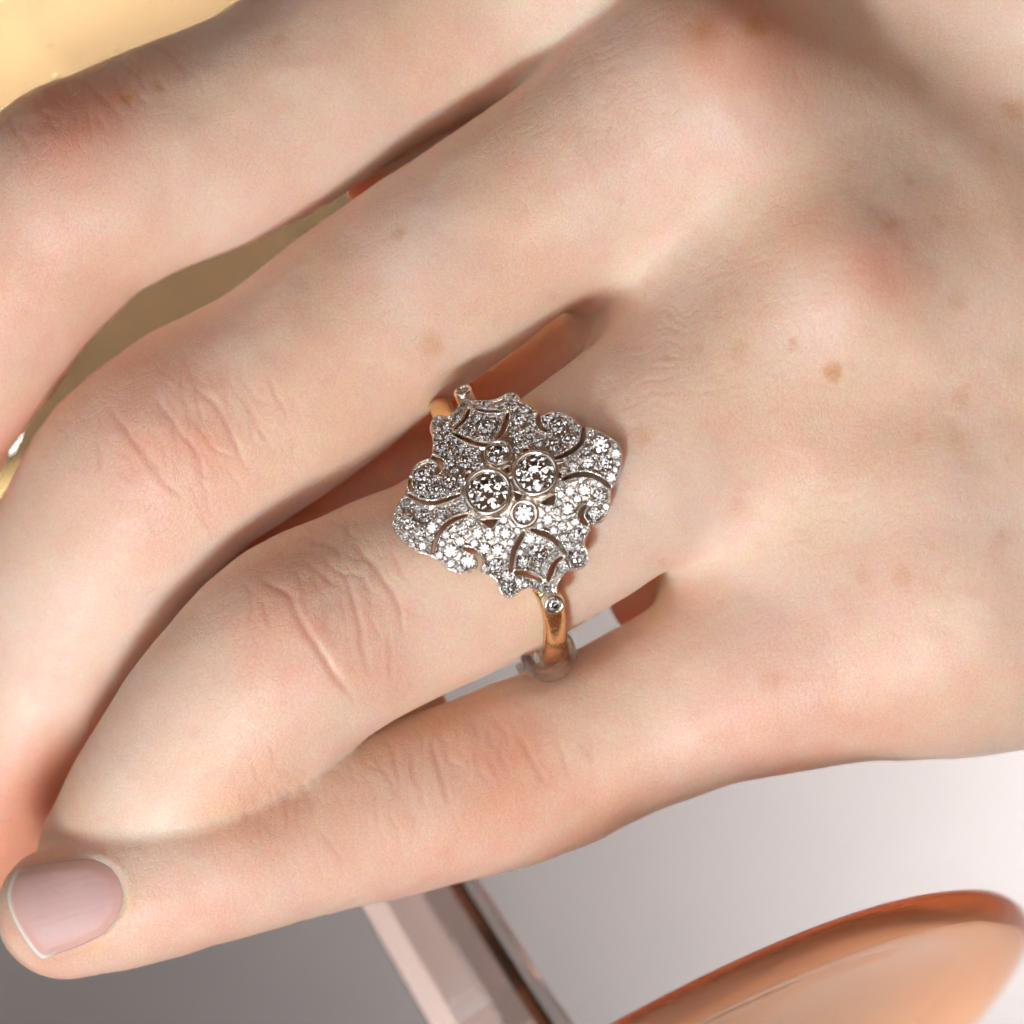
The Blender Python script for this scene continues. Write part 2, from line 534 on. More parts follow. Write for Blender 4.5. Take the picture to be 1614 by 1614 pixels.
# creases over the joints: (polyline, half width, depth)
CREASES = [
    ([(549, 847), (579, 877), (611, 918), (628, 955), (637, 1000)], 7, 5.5),
    ([(541, 899), (556, 938), (573, 998), (582, 1060)], 6, 4.5),
    ([(420, 914), (462, 943), (492, 998), (529, 1057), (559, 1104)], 8, 7.0),
    ([(474, 879), (504, 899), (534, 928)], 5, 3.0),
    ([(417, 943), (424, 965), (427, 990)], 6, 4.0),
    ([(500, 820), (540, 830), (575, 860)], 5, 2.2),
    ([(480, 850), (520, 860), (550, 885)], 5, 2.2),
    ([(395, 925), (402, 960), (400, 985)], 6, 2.6),
    ([(612, 1000), (618, 1040), (616, 1070)], 6, 2.0),
    ([(173, 639), (208, 686), (243, 734), (278, 778)], 7, 6.0),
    ([(247, 621), (278, 669), (312, 717), (330, 756)], 6, 4.5),
    ([(299, 595), (347, 647), (369, 695), (386, 734)], 6, 4.0),
    ([(382, 617), (403, 665), (425, 704)], 5, 2.4),
    ([(421, 591), (442, 630), (452, 660)], 5, 2.2),
    ([(150, 690), (160, 715), (158, 740)], 6, 2.6),
    ([(188, 705), (205, 725), (215, 750)], 6, 2.6),
    ([(100, 108), (126, 118), (156, 149), (186, 182), (200, 215)], 7, 4.5),
    ([(48, 145), (74, 186), (97, 212)], 6, 4.0),
    ([(7, 178), (37, 223), (50, 245)], 6, 4.0),
    ([(145, 89), (178, 92), (208, 112), (230, 138)], 5, 2.6),
    ([(200, 66), (245, 70), (279, 93), (300, 130)], 5, 2.4),
    ([(290, 100), (312, 128), (320, 150)], 5, 2.0),
    ([(680, 1165), (690, 1200), (703, 1245), (706, 1265)], 6, 3.4),
    ([(745, 1180), (757, 1215), (775, 1240)], 5, 2.2),
    ([(812, 1150), (842, 1200), (862, 1245)], 6, 3.0),
    ([(875, 1155), (888, 1190), (898, 1225)], 5, 2.0),
    ([(932, 1165), (936, 1210)], 5, 1.8),
    ([(648, 1180), (652, 1215), (662, 1250)], 5, 2.2),
    ([(618, 1195), (625, 1230), (633, 1265)], 5, 1.6),
    ([(395, 1245), (410, 1280), (416, 1320)], 6, 2.2),
    ([(430, 1230), (450, 1270), (458, 1310)], 6, 2.2),
    ([(470, 1222), (487, 1260), (492, 1300)], 6, 1.8),
]
for (cu, cv, ax_, ay_, ru, cnt) in [(520, 930, -.87, .49, 95, 20), (300, 690, -.84, .54, 110, 20), (140, 160, -.9, .43, 90, 14), (760, 1205, -.96, .28, 140, 16), (440, 1275, -.96, .28, 70, 8)]:
    for _ in range(cnt):
        o1 = random.gauss(0, ru * 0.6); o2 = random.gauss(0, 50); L_ = random.uniform(12, 34); tw = random.gauss(0, 0.22)
        px_, py_ = cu + ax_ * o1 - ay_ * o2, cv + ay_ * o1 + ax_ * o2
        dx_, dy_ = -ay_ * math.cos(tw) - ax_ * math.sin(tw), ax_ * math.cos(tw) - ay_ * math.sin(tw)
        CREASES.append(([(px_ - dx_ * L_, py_ - dy_ * L_), (px_ + ax_ * random.gauss(0, 3), py_ + ay_ * random.gauss(0, 3)), (px_ + dx_ * L_, py_ + dy_ * L_)], random.uniform(3.8, 5.5), random.uniform(0.6, 2.0)))
crease_mask = np.zeros(len(HV))
for pl, w, dep in CREASES:
    if (pl[0][0] < 330 and pl[0][1] < 260) or (380 < pl[0][0] < 480 and pl[0][1] > 1210): dep *= 0.45
    pl = catmull(pl, 5)
    sel = np.where(front & (uv[:, 0] > pl[:, 0].min() - 40) & (uv[:, 0] < pl[:, 0].max() + 40) & (uv[:, 1] > pl[:, 1].min() - 40) & (uv[:, 1] < pl[:, 1].max() + 40))[0]
    pw = uv[sel] + np.stack([(vnoise(HV[sel], 26) - 0.5) * 9, (vnoise(HV[sel] + 777, 26) - 0.5) * 9], 1)
    d, t = seg_dist2d(pw, pl)
    fade = np.clip(np.minimum(t, 1 - t) * 4 + 0.12, 0, 1)
    g = np.exp(-(d / w) ** 2) * fade
    dep *= 0.40; g = np.exp(-(d / (0.72 * w)) ** 2) * fade
    disp[sel] += -dep * g + 0.16 * dep * np.exp(-((d - 2.1 * w) / (1.5 * w)) ** 2) * fade
    crease_mask[sel] = np.maximum(crease_mask[sel], g)

# fine cross lines: bands of wrinkles that run round each finger
def lines(center, along, rad_a, rad_b, period, amp, seed):
    along = np.array(along, float); along /= np.linalg.norm(along); side = np.array([-along[1], along[0]])
    r = uv - np.array(center, float); x = r @ along; y = r @ side
    w = np.exp(-(x / rad_a) ** 2 - (y / rad_b) ** 2) * front
    sel = np.where(w > 0.02)[0]
    ph = x[sel] + (vnoise(HV[sel] + seed, 60) - 0.5) * 60 + (vnoise(HV[sel] + seed, 24) - 0.5) * 16
    s = np.sin(ph * 2 * np.pi / period)
    amp2 = vnoise(HV[sel] + 3 * seed, 30)
    disp[sel] += -0.62 * amp * w[sel] * np.maximum(0, s) ** 3 * np.clip(amp2 * 2 - 0.5, 0, 1)


lines((560, 900), (-0.87, 0.49), 90, 120, 23, 2.2, 11)
lines((330, 680), (-0.84, 0.54), 120, 120, 25, 2.2, 23)
lines((160, 150), (-0.9, 0.43), 120, 110, 24, 2.0, 37)
lines((640, 1225), (-0.96, 0.28), 170, 90, 26, 1.8, 41)
lines((440, 1270), (-0.96, 0.28), 110, 80, 22, 1.5, 43)
lines((1190, 480), (0.1, 1.0), 130, 190, 20, 2.0, 53)
lines((1080, 600), (0.45, 0.9), 130, 200, 18, 1.5, 57)
lines((940, 170), (0.5, 0.85), 140, 160, 19, 1.8, 59)
lines((1250, 760), (0.05, 1.0), 160, 300, 24, 1.0, 61)
lines((1300, 150), (1.0, 0.3), 150, 120, 21, 1.3, 67)

# nail bed: a step down under the nail, a raised fold round it
NAILC = np.array([106.0, 1431.0]); NA = np.array([-0.957, 0.29]); NB = np.array([0.29, 0.957])
NAIL_OUT = catmull_closed([(25, 1372), (13, 1400), (14, 1424), (30, 1462), (64, 1508), (90, 1502), (128, 1489), (172, 1464), (197, 1432), (201, 1403), (186, 1371), (152, 1353), (92, 1357), (50, 1364)], 6)
sel = np.where(front & (uv[:, 0] < 300) & (uv[:, 1] > 1270) & (uv[:, 1] < 1600) & (HV[:, 2] > 60))[0]
dn, _ = seg_dist2d(uv[sel], NAIL_OUT, True)
ins = inside2d(uv[sel], NAIL_OUT); sdn = np.where(ins, -dn, dn)
xa = (uv[sel] - NAILC) @ NA                         # + towards the tip
foldw = np.clip((55 - xa) / 40, 0, 1)
disp[sel] += np.where(sdn < 0, -5.0, 0) * np.clip(-sdn / 6, 0, 1) + (0.2 + 1.5 * np.clip((-xa - 40) / 40, 0, 1) * vnoise(HV[sel], 14) * 1.5) * foldw * np.exp(-((sdn - 8) / 7) ** 2) - 1.5 * np.exp(-(sdn / 4.5) ** 2) * foldw

# raised knuckles / small tendons
for (cu, cv, r, a) in [(1330, 435, 105, 25), (1160, 80, 105, 24), (455, 965, 70, 6), (230, 690, 70, 6)]:
    d2 = ((uv - np.array([cu, cv])) ** 2).sum(1)
    disp += front * a * np.exp(-d2 / r ** 2)
HV = HV + HN * disp[:, None]

# skin tone: pale ground with joint redness, freckles and mottling, plus painted orange glow and red shade
base = np.array([0.785, 0.545, 0.395])
red = np.array([0.74, 0.33, 0.22]); pale = np.array([0.82, 0.65, 0.555]); frk = np.array([0.60, 0.27, 0.09]); vein = np.array([0.66, 0.50, 0.44])
tone = np.tile(base, (len(HV), 1))


def mixin(col, w):
    global tone
    w = np.clip(w, 0, 1)[:, None]
    tone = tone * (1 - w) + col * w


mixin(pale, 0.6 * np.clip(vnoise(HV + 91, 150) * 1.6 - 0.4, 0, 1))
mixin(red, 0.18 * np.clip(vnoise(HV + 191, 90) * 1.8 - 0.6, 0, 1))
mixin(red, 0.12 * np.clip(vnoise(HV + 291, 24) * 2 - 0.8, 0, 1))
mott = vnoise(HV + 55, 40)
mixin(vein, 0.10 * np.clip(vnoise(HV + 391, 70) * 2 - 1.0, 0, 1))
for (cu, cv, r, a) in [(455, 985, 110, .32), (590, 1010, 75, .30), (235, 680, 110, .34), (110, 170, 105, .62), (1165, 75, 90, .45), (1375, 425, 62, .42),
                       (800, 1205, 75, .40), (60, 1500, 110, .30), (70, 1340, 80, .25), (330, 720, 60, .2), (430, 1300, 90, .18), (1270, 1190, 150, .4),
                       (680, 1430, 200, .32), (1000, 1310, 120, .3), (330, 1500, 120, .25), (30, 420, 200, .20), (1060, 20, 60, .2)]:  # lower-edge spots: pinker sides plus orange glow of light painted in
    d2 = ((uv - np.array([cu, cv])) ** 2).sum(1)
    k = np.where(d2 < (2.6 * r) ** 2)[0]
    w = np.clip(1.35 * a * np.exp(-d2[k] / r ** 2) * (0.55 + 0.9 * mott[k]), 0, 1)[:, None]
    tone[k] = tone[k] * (1 - w) + red * w
for (cu, cv, r, a) in [(1245, 545, 8, .55), (1305, 589, 14, .75), (680, 545, 20, .35), (632, 370, 11, .45), (203, 157, 10, .6), (252, 138, 9, .4), (1010, 690, 18, .30),
                       (1105, 64, 22, .5), (1180, 62, 20, .6), (1355, 905, 14, .28), (1415, 906, 16, .3), (1215, 1072, 18, .28), (1500, 480, 16, .28), (1505, 632, 16, .24),
                       (1500, 695, 14, .24), (1392, 368, 9, .4), (1160, 560, 14, .25), (1470, 355, 12, .25), (1590, 180, 18, .35), (1425, 292, 8, .3), (1160, 795, 16, .2),
                       (1570, 850, 20, .2), (1335, 270, 8, .25), (440, 62, 12, .3), (870, 470, 8, .2), (1440, 690, 8, .2)] + [(random.uniform(880, 1610), random.uniform(40, 1150), random.uniform(4, 9), random.uniform(.10, .30)) for _ in range(46)]:
    k = np.where(front & (np.abs(uv[:, 0] - cu) < 3 * r + 15) & (np.abs(uv[:, 1] - cv) < 3 * r + 15))[0]
    q = uv[k] + np.stack([(vnoise(HV[k], 9) - 0.5) * 12, (vnoise(HV[k] + 99, 9) - 0.5) * 12], 1)
    d2 = ((q - np.array([cu, cv])) ** 2).sum(1)
    w = (a * np.exp(-(d2 / r ** 2) ** 1.5))[:, None]
    tone[k] = tone[k] * (1 - w) + frk * w
mixin(np.array([0.64, 0.30, 0.20]), 0.30 * crease_mask)
k = sel[np.abs(sdn) < 40]; w = (0.5 * np.exp(-((sdn[np.abs(sdn) < 40] - 3) / 10) ** 2) * np.clip(1.2 - np.abs(xa[np.abs(sdn) < 40]) / 90, 0, 1))[:, None]
tone[k] = tone[k] * (1 - w) + red * w
mixin(np.array([0.74, 0.30, 0.19]), 0.65 * np.clip((-20 - HV[:, 2]) / 60, 0, 1))   # pinker palm side; also paints red shade into the gaps between fingers
grain = 0.22 + 0.34 * np.clip(vnoise(HV + 17, 120) * 1.8 - 0.4, 0, 1)
for (cu, cv, r, a) in [(400, 960, 120, .6), (180, 720, 120, .6), (20, 280, 110, .6), (1180, 490, 170, .5), (900, 160, 160, .5), (200, 1380, 60, .5), (560, 880, 100, .3)]:
    grain += a * np.exp(-((uv - np.array([cu, cv])) ** 2).sum(1) / r ** 2)

HB = (1500, 900, 0)
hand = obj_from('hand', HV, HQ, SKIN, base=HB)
hand['label'] = 'pale freckled hand with curled fingers wearing the diamond ring and holding the glass'
hand['category'] = 'hand'


def set_tone(o, T):
    a = o.data.attributes.new('tone', 'FLOAT_COLOR', 'POINT')
    a.data.foreach_set('color', np.hstack([T, np.ones((len(T), 1))]).astype(np.float32).ravel())


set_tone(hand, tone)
ga = hand.data.attributes.new('grain', 'FLOAT', 'POINT'); ga.data.foreach_set('value', grain.astype(np.float32))

# ---- fine pale hairs on the back of the hand and fingers
fv = []; ff = []
for (cu, cv, ru, rv, dx, dy, cnt) in [(700, 480, 200, 70, -.9, .35, 26), (430, 1010, 90, 70, -.8, -.3, 30), (250, 860, 90, 80, -.6, .6, 34), (1200, 520, 170, 90, -.9, .25, 40), (950, 160, 130, 90, -.8, .4, 34),
                                       (1250, 800, 220, 140, -.95, .2, 34), (620, 1240, 150, 50, -.9, .3, 34), (440, 1290, 100, 45, -.9, .2, 30), (500, 180, 180, 80, -.9, .3, 24), (120, 260, 80, 90, -.5, .7, 24)]:
    for _ in range(cnt):
        u0 = random.gauss(cu, ru * 0.6); v0 = random.gauss(cv, rv * 0.6)
        a = math.atan2(dy, dx) + random.gauss(0, 0.35); ln = random.uniform(12, 28); bend = random.gauss(0, 0.5)
        us = []; vs = []
        for q in range(5):
            us.append(u0); vs.append(v0); u0 += ln / 4 * math.cos(a); v0 += ln / 4 * math.sin(a); a += bend / 4
        z = surf_z(np.array(us), np.array(vs))
        if z.max() - z.min() > 14: continue
        b0 = len(fv)
        for q in range(5):
            hh = 0.5 + 2.0 * math.sin(q / 4 * 2.2); wd_ = 0.36 * (1 - q / 5.5)
            nx, ny = -math.sin(a), math.cos(a)
            fv += [(us[q] + nx * wd_, vs[q] + ny * wd_, z[q] + hh + 2), (us[q] - nx * wd_, vs[q] - ny * wd_, z[q] + hh + 2), (us[q], vs[q], z[q] + hh + 2 + wd_ * 1.6)]
        for q in range(4):
            for w in range(3):
                x = (w + 1) % 3
                ff.append((b0 + q * 3 + w, b0 + q * 3 + x, b0 + q * 3 + 3 + x, b0 + q * 3 + 3 + w))
hm, hN, hL, hb = new_mat('fine_hair'); hb.inputs['Base Color'].default_value = (0.80, 0.66, 0.50, 1); hb.inputs['Roughness'].default_value = 0.35
hair = obj_from('fine_hair', fv, ff, hm, parent=hand, base=HB); hair['kind'] = 'stuff'

# ---- little finger's nail: a curved plate seated in the fold
na, nb = 46, 40
A_, B_ = np.meshgrid(np.linspace(-1, 1, na), np.linspace(-1, 1, nb), indexing='ij')
out_rel = NAIL_OUT - NAILC; oa = out_rel @ NA; ob = out_rel @ NB
ang = np.arctan2(ob, oa); rad = np.hypot(oa, ob); o_ = np.argsort(ang)
ang = ang[o_]; rad = rad[o_]
# square grid -> disc -> nail outline
xx = A_ * np.sqrt(1 - B_ ** 2 / 2); yy = B_ * np.sqrt(1 - A_ ** 2 / 2)
th = np.arctan2(yy, xx); rr = np.hypot(xx, yy)
R_ = np.interp(th.ravel(), np.r_[ang - 2 * np.pi, ang, ang + 2 * np.pi], np.r_[rad, rad, rad]).reshape(th.shape)
ua = NAILC[0] + rr * R_ * (np.cos(th) * NA[0] + np.sin(th) * NB[0]); va = NAILC[1] + rr * R_ * (np.cos(th) * NA[1] + np.sin(th) * NB[1])
zz = surf_z(ua.ravel(), va.ravel()).reshape(ua.shape)
aa = (ua - NAILC[0]) * NA[0] + (va - NAILC[1]) * NA[1]
edge = 1 - rr
top = zz - 1.0 + 4.0 * np.clip(edge * 5, 0, 1) + 0.045 * np.clip(aa, 0, 200) - 3.0 * np.clip((-aa - 40) / 50, 0, 1)
bb = (ua - NAILC[0]) * NB[0] + (va - NAILC[1]) * NB[1]
top = top + 0.22 * np.sin(bb * 0.9 + 2 * np.sin(bb * 0.21)) * np.clip(edge * 6, 0, 1)
bot = top - 7.0
ntop = np.stack([ua.ravel(), va.ravel(), top.ravel()], 1); nbot = np.stack([ua.ravel(), va.ravel(), bot.ravel()], 1)
ids = np.arange(na * nb).reshape(na, nb)
quad = lambda I: np.stack([I[:-1, :-1].ravel(), I[1:, :-1].ravel(), I[1:, 1:].ravel(), I[:-1, 1:].ravel()], 1)
loop = np.r_[ids[:, 0], ids[-1, 1:], ids[-2::-1, -1], ids[0, -2:0:-1]]
side = np.stack([loop, loop + na * nb, np.roll(loop, -1) + na * nb, np.roll(loop, -1)], 1)
nq = np.vstack([quad(ids), quad(ids + na * nb)[:, ::-1], side])
nail = obj_from('fingernail', np.vstack([ntop, nbot]), nq, NAIL, parent=hand, base=HB)
nail['label'] = 'short bare pink nail of the little finger'
na_tone = np.tile(np.array([0.60, 0.375, 0.345]), (na * nb, 1))
fe = np.clip((aa.ravel() - 78) / 6, 0, 1)
# free edge follows the outline at the tip side
dist_tip = (1 - rr.ravel()) * R_.ravel()
fe = np.clip((8 - dist_tip) / 3, 0, 1) * np.clip((np.cos(th.ravel()) - 0.45) / 0.2, 0, 1)
na_tone = na_tone * (1 - fe[:, None]) + np.array([0.80, 0.66, 0.58]) * fe[:, None]
pk = np.clip((34 - dist_tip) / 24, 0, 1) * (1 - fe)
na_tone = na_tone * (1 - 0.5 * pk[:, None]) + np.array([0.70, 0.36, 0.27]) * 0.5 * pk[:, None]
set_tone(nail, np.vstack([na_tone, na_tone]))

# ------------------------------------------------------------------ ring
RC = np.array([785.0, 848.0]); EW = np.array([0.40, 0.9165]); EL = np.array([0.9165, -0.40])
ZC = 52.0; RP = 268.0                                   # the plaque follows this cylinder
RING_BASE = (RC[0], RC[1], 100.0)
ring = thing('diamond_ring', 'vintage gold ring with pierced white metal plaque paved with small diamonds', 'ring', RING_BASE)


def zx(pts):
    """points measured on the enlarged ring picture -> (l, s) on the plaque"""
    p = np.asarray(pts, float) / 4.035 + np.array([600.0, 590.0]) - RC
    l = p @ EL; w = np.clip(p @ EW, -RP * 0.985, RP * 0.985)
    return np.stack([l, RP * np.arcsin(w / RP)], 1)


def ls3(l, s, h):
    t = s / RP
    w = (RP + h) * np.sin(t)
    return np.stack([RC[0] + l * EL[0] + w * EW[0], RC[1] + l * EL[1] + w * EW[1], ZC + (RP + h) * np.cos(t)], -1)


OUTL = [(590, 168), (680, 168), (750, 152), (790, 130), (835, 120), (880, 138), (898, 172), (950, 195), (1000, 238), (1020, 262), (1060, 243), (1120, 235), (1190, 255), (1240, 295), (1268, 330),
        (1305, 336), (1380, 355), (1460, 400), (1510, 450), (1527, 510), (1520, 600), (1490, 690), (1458, 740), (1456, 800), (1445, 880), (1405, 942), (1350, 965), (1322, 968), (1328, 992), (1300, 1045), (1292, 1085),
        (1314, 1120), (1320, 1170), (1292, 1225), (1240, 1246), (1190, 1252), (1150, 1290), (1122, 1340), (1118, 1400), (1070, 1405), (1015, 1385), (960, 1357), (900, 1370), (860, 1405), (820, 1420), (775, 1402),
        (745, 1352), (733, 1308), (690, 1276), (642, 1262), (630, 1240), (608, 1238), (570, 1260), (500, 1262), (430, 1237), (385, 1197), (330, 1160), (240, 1130), (160, 1072), (100, 1010), (76, 940), (90, 880), (125, 800), (165, 740),
        (180, 660), (220, 580), (280, 545), (322, 525), (332, 450), (328, 400), (312, 350), (330, 290), (380, 258), (430, 270), (470, 235), (505, 185), (545, 160)]
outline = zx(OUTL)
outline = catmull_closed(outline, 3)
SLOTS = [  # polyline, width (both as measured)
    ([(552, 895), (460, 930), (390, 990), (352, 1060), (337, 1128)], 20), ([(540, 1106), (590, 1122), (625, 1160), (637, 1200), (620, 1250)], 28),
    ([(910, 1005), (870, 1070), (842, 1140), (829, 1240)], 25), ([(860, 1257), (930, 1262), (980, 1283), (1016, 1310)], 28),
    ([(1147, 1160), (1100, 1205), (1076, 1255), (1066, 1302)], 28), ([(965, 990), (1050, 1018), (1120, 1068), (1172, 1132)], 28),
    ([(1160, 670), (1230, 642), (1310, 640), (1380, 665), (1446, 716)], 25), ([(1295, 838), (1268, 880), (1274, 920), (1302, 950)], 26),
    ([(1281, 342), (1275, 420), (1232, 475), (1170, 513), (1112, 535)], 24), ([(1003, 252), (1000, 300), (1018, 340), (1048, 362)], 22),
    ([(806, 250), (800, 310), (776, 370), (745, 412)], 26), ([(470, 382), (540, 418), (610, 446), (690, 456)], 24),
    ([(562, 222), (546, 280), (512, 320), (474, 350)], 26), ([(600, 220), (660, 238), (720, 243), (782, 238)], 18),
    ([(328, 532), (376, 556), (386, 590), (362, 630)], 30), ([(185, 768), (250, 806), (340, 820), (420, 800), (502, 770)], 20),
    ([(200, 660), (192, 700), (205, 740)], 14),
]
TRIS = [[(640, 932), (748, 925), (706, 976)], [(1020, 822), (1108, 765), (1098, 832)], [(788, 608), (818, 590), (814, 630)], [(846, 752), (896, 772), (862, 806)],
        [(545, 640), (575, 622), (540, 680)], [(905, 478), (945, 482), (915, 512)]]
BEZ = [(690, 755, 156, 127, 27), (985, 640, 151, 124, 27), (750, 512, 92, 72, 22), (912, 886, 94, 64, 22), (531, 128, 62, 42, 16), (1096, 1448, 68, 43, 18)]   # u, v, outer r, stone r, height

slots = []
for pl, w in SLOTS:
    slots.append((catmull(zx(pl), 4), w / 4.035 / 2))
tris = [zx(t) for t in TRIS]
bez = []
for (x, y, ro, rs, hh) in BEZ:
    c = zx([(x, y)])[0]
    bez.append((c, ro / 4.035, rs / 4.035, hh))


def plaque_sdf(P):
    d, _ = seg_dist2d(P, outline, True)
    d = np.where(inside2d(P, outline), -d, d)
    cut = np.full(len(P), 1e3)
    for pl, hw in slots:
        k = np.all((P > pl.min(0) - 40) & (P < pl.max(0) + 40), axis=1)
        if k.any():
            e, t = seg_dist2d(P[k], pl)
            cut[k] = np.minimum(cut[k], e - hw * (0.55 + 0.45 * np.sin(np.pi * np.clip(t, 0.02, 0.98))))
    for t3 in tris:
        e, _ = seg_dist2d(P, t3, True)
        cut = np.minimum(cut, np.where(inside2d(P, t3), -e, e))
    return d, cut


# diamonds first wanted where the photograph shows clear stones, the rest packed round them
WANT = [(1060, 925, 36), (1185, 855, 40), (1150, 965, 30), (1235, 1030, 44), (1255, 1170, 50), (820, 1355, 46), (1000, 1140, 62), (1355, 885, 40), (1385, 775, 42), (1290, 735, 40), (1200, 745, 34),
        (735, 1215, 46), (745, 1115, 42), (795, 1010, 36), (560, 1185, 46), (450, 1120, 46), (420, 1020, 34), (520, 985, 36), (620, 1010, 36), (180, 940, 46), (285, 900, 46), (390, 875, 36), (250, 1020, 44),
        (470, 850, 26), (680, 330, 60), (400, 340, 50), (835, 165, 36), (1130, 330, 52), (1190, 420, 46), (1090, 450, 46), (1000, 430, 36), (1390, 450, 56), (1420, 570, 50), (1310, 560, 40), (1220, 590, 30),
        (880, 290, 44), (870, 390, 40), (270, 640, 50), (260, 730, 42), (360, 740, 46), (440, 680, 46), (440, 560, 46), (540, 560, 44), (500, 470, 40), (600, 510, 34), (390, 470, 34), (950, 340, 34), (1180, 320, 30)]
stones = []


def room(c, r, gap=0.6):
    if stones:
        A_s = np.array([(q[0], q[1], rq) for q, rq in stones])
        if (np.hypot(A_s[:, 0] - c[0], A_s[:, 1] - c[1]) < r + A_s[:, 2] + gap).any(): return False
    return all(np.hypot(*(c - b[0])) > r + b[1] + 0.3 for b in bez)


for x, y, r in WANT:
    c = zx([(x, y)])[0]; r = r / 4.035
    d, cu = plaque_sdf(c[None])
    r = min(r, -d[0] - 1.2, cu[0] - 1.2)
    while r > 4.0 and not room(c, r): r -= 0.5
    if r > 4.0: stones.append((c, r))
lo2, hi2 = outline.min(0), outline.max(0)
cand = lo2 + rng.random((6000, 2)) * (hi2 - lo2)
d, cu = plaque_sdf(cand)
free = np.minimum(-d, cu) - 1.2
for rr_ in (9.5, 8.0, 6.6, 5.4, 4.4):
    for c, f in zip(cand, free):
        if f > rr_ and room(c, rr_, 0.5): stones.append((c, rr_))

# plaque body
hs = 1.5
l_ax = np.arange(lo2[0] - 6, hi2[0] + 6, hs); s_ax = np.arange(lo2[1] - 6, hi2[1] + 6, hs); h_ax = np.arange(-27, 13, hs)
Lg, Sg = np.meshgrid(l_ax, s_ax, indexing='ij'); PG = np.stack([Lg.ravel(), Sg.ravel()], 1)
d, cu = plaque_sdf(PG)
d2 = np.maximum(d, -cu).reshape(Lg.shape)
rim = np.exp(-((-d2 - 2.6) / 2.2) ** 2)
Ttop = -2.5 + 5.0 * rim + 1.2 * (vnoise(np.stack([PG[:, 0], PG[:, 1], 0 * PG[:, 0]], 1), 7).reshape(Lg.shape) - 0.5)
Ttop -= 5.0 * np.clip((np.abs(Lg + 5) - 120) / 80, 0, 1)                # the two pointed ends dip a little
seat = np.full(Lg.shape, 1e3); wall = np.full(Lg.shape, 1e3)
for c, r in stones:
    seat = np.minimum(seat, np.hypot(Lg - c[0], Sg - c[1]) - r * 0.94)
for c, ro, rs, hh in bez:
    wall = np.minimum(wall, np.hypot(Lg - c[0], Sg - c[1]) - ro * 0.93)
F3 = np.empty((*Lg.shape, len(h_ax)), np.float32)
for k, h in enumerate(h_ax):
    f = np.maximum(np.maximum(d2, h - Ttop), -h - 22)
    f = np.maximum(f, -np.maximum(seat, -h - 15.0))
    f = np.maximum(f, -wall)
    F3[:, :, k] = f
PV, PQ = surface_nets(F3, (l_ax[0], s_ax[0], h_ax[0]), hs)
PV = lap_smooth(PV, PQ, 1, 0.4)
plaque = obj_from('openwork_plaque', ls3(PV[:, 0], PV[:, 1], PV[:, 2]), PQ, WHITE_GOLD, parent=ring, base=RING_BASE, flip=False)
plaque['label'] = 'pierced lozenge plaque of scrolls edged with tiny beads'


# diamond mesh (unit girdle radius), shared by every stone
def brilliant():
    V = []; F = []
    tb = [(0.56 * math.cos(math.radians(45 * i)), 0.56 * math.sin(math.radians(45 * i)), 0.30) for i in range(8)]
    md = [(0.80 * math.cos(math.radians(45 * i + 22.5)), 0.80 * math.sin(math.radians(45 * i + 22.5)), 0.185) for i in range(8)]
    g1 = [(math.cos(math.radians(22.5 * i)), math.sin(math.radians(22.5 * i)), 0.02) for i in range(16)]
    g2 = [(x, y, -0.02) for x, y, _ in g1]
    pm = [(0.42 * math.cos(math.radians(45 * i + 22.5)), 0.42 * math.sin(math.radians(45 * i + 22.5)), -0.52) for i in range(8)]
    V = tb + md + g1 + g2 + pm + [(0, 0, -0.86)]
    T, Mi, G1, G2, PM, Cu = 0, 8, 16, 32, 48, 56
    F.append(tuple(T + i for i in range(8)))
    for i in range(8):
        j = (i + 1) % 8
        F.append((T + i, Mi + i, T + j))
        F.append((T + i, G1 + 2 * i, Mi + i)); F.append((Mi + i, G1 + (2 * i + 2) % 16, T + j))
        F.append((Mi + i, G1 + 2 * i, G1 + 2 * i + 1)); F.append((Mi + i, G1 + 2 * i + 1, G1 + (2 * i + 2) % 16))
    for i in range(16):
        j = (i + 1) % 16
        F.append((G1 + i, G2 + i, G2 + j, G1 + j))
    for i in range(8):
        j = (i + 1) % 8
        F.append((G2 + 2 * i, PM + i, G2 + 2 * i + 1)); F.append((G2 + 2 * i + 1, PM + i, G2 + (2 * i + 2) % 16))
        F.append((G2 + (2 * i + 2) % 16, PM + i, PM + j)); F.append((PM + i, Cu, PM + j))
    me = bpy.data.meshes.new('diamond'); me.from_pydata(V, [], F); me.update(); me.validate()
    me.materials.append(DIAMOND)
    return me


BRIL = brilliant()


def frame_at(c, h, spin, lean=(0, 0)):
    t = c[1] / RP
    e_l = Vector((EL[0], -EL[1], 0)).normalized()
    e_s = Vector((EW[0] * math.cos(t), -EW[1] * math.cos(t), -math.sin(t)))
    nrm = Vector((EW[0] * math.sin(t), -EW[1] * math.sin(t), math.cos(t))).normalized()
    e_s = nrm.cross(e_l)
    p = ls3(np.array([c[0]]), np.array([c[1]]), np.array([h]))
    p = Vector(conv(p)[0]) - M3(*RING_BASE)
    R = Matrix((e_l, e_s, nrm)).transposed().to_4x4()
    return Matrix.Translation(p) @ R @ Matrix.Rotation(lean[0], 4, 'X') @ Matrix.Rotation(lean[1], 4, 'Y') @ Matrix.Rotation(spin, 4, 'Z')


def stone(parent, c, r, h):
    o = bpy.data.objects.new('diamond', BRIL); COL.objects.link(o)
    o.parent = parent
    o.matrix_local = frame_at(c, h, random.uniform(0, 6.28), (random.gauss(0, 0.07), random.gauss(0, 0.07))) @ Matrix.Scale(r * S, 4)
    return o


for c, r in stones:
    stone(plaque, c, r, -0.5)


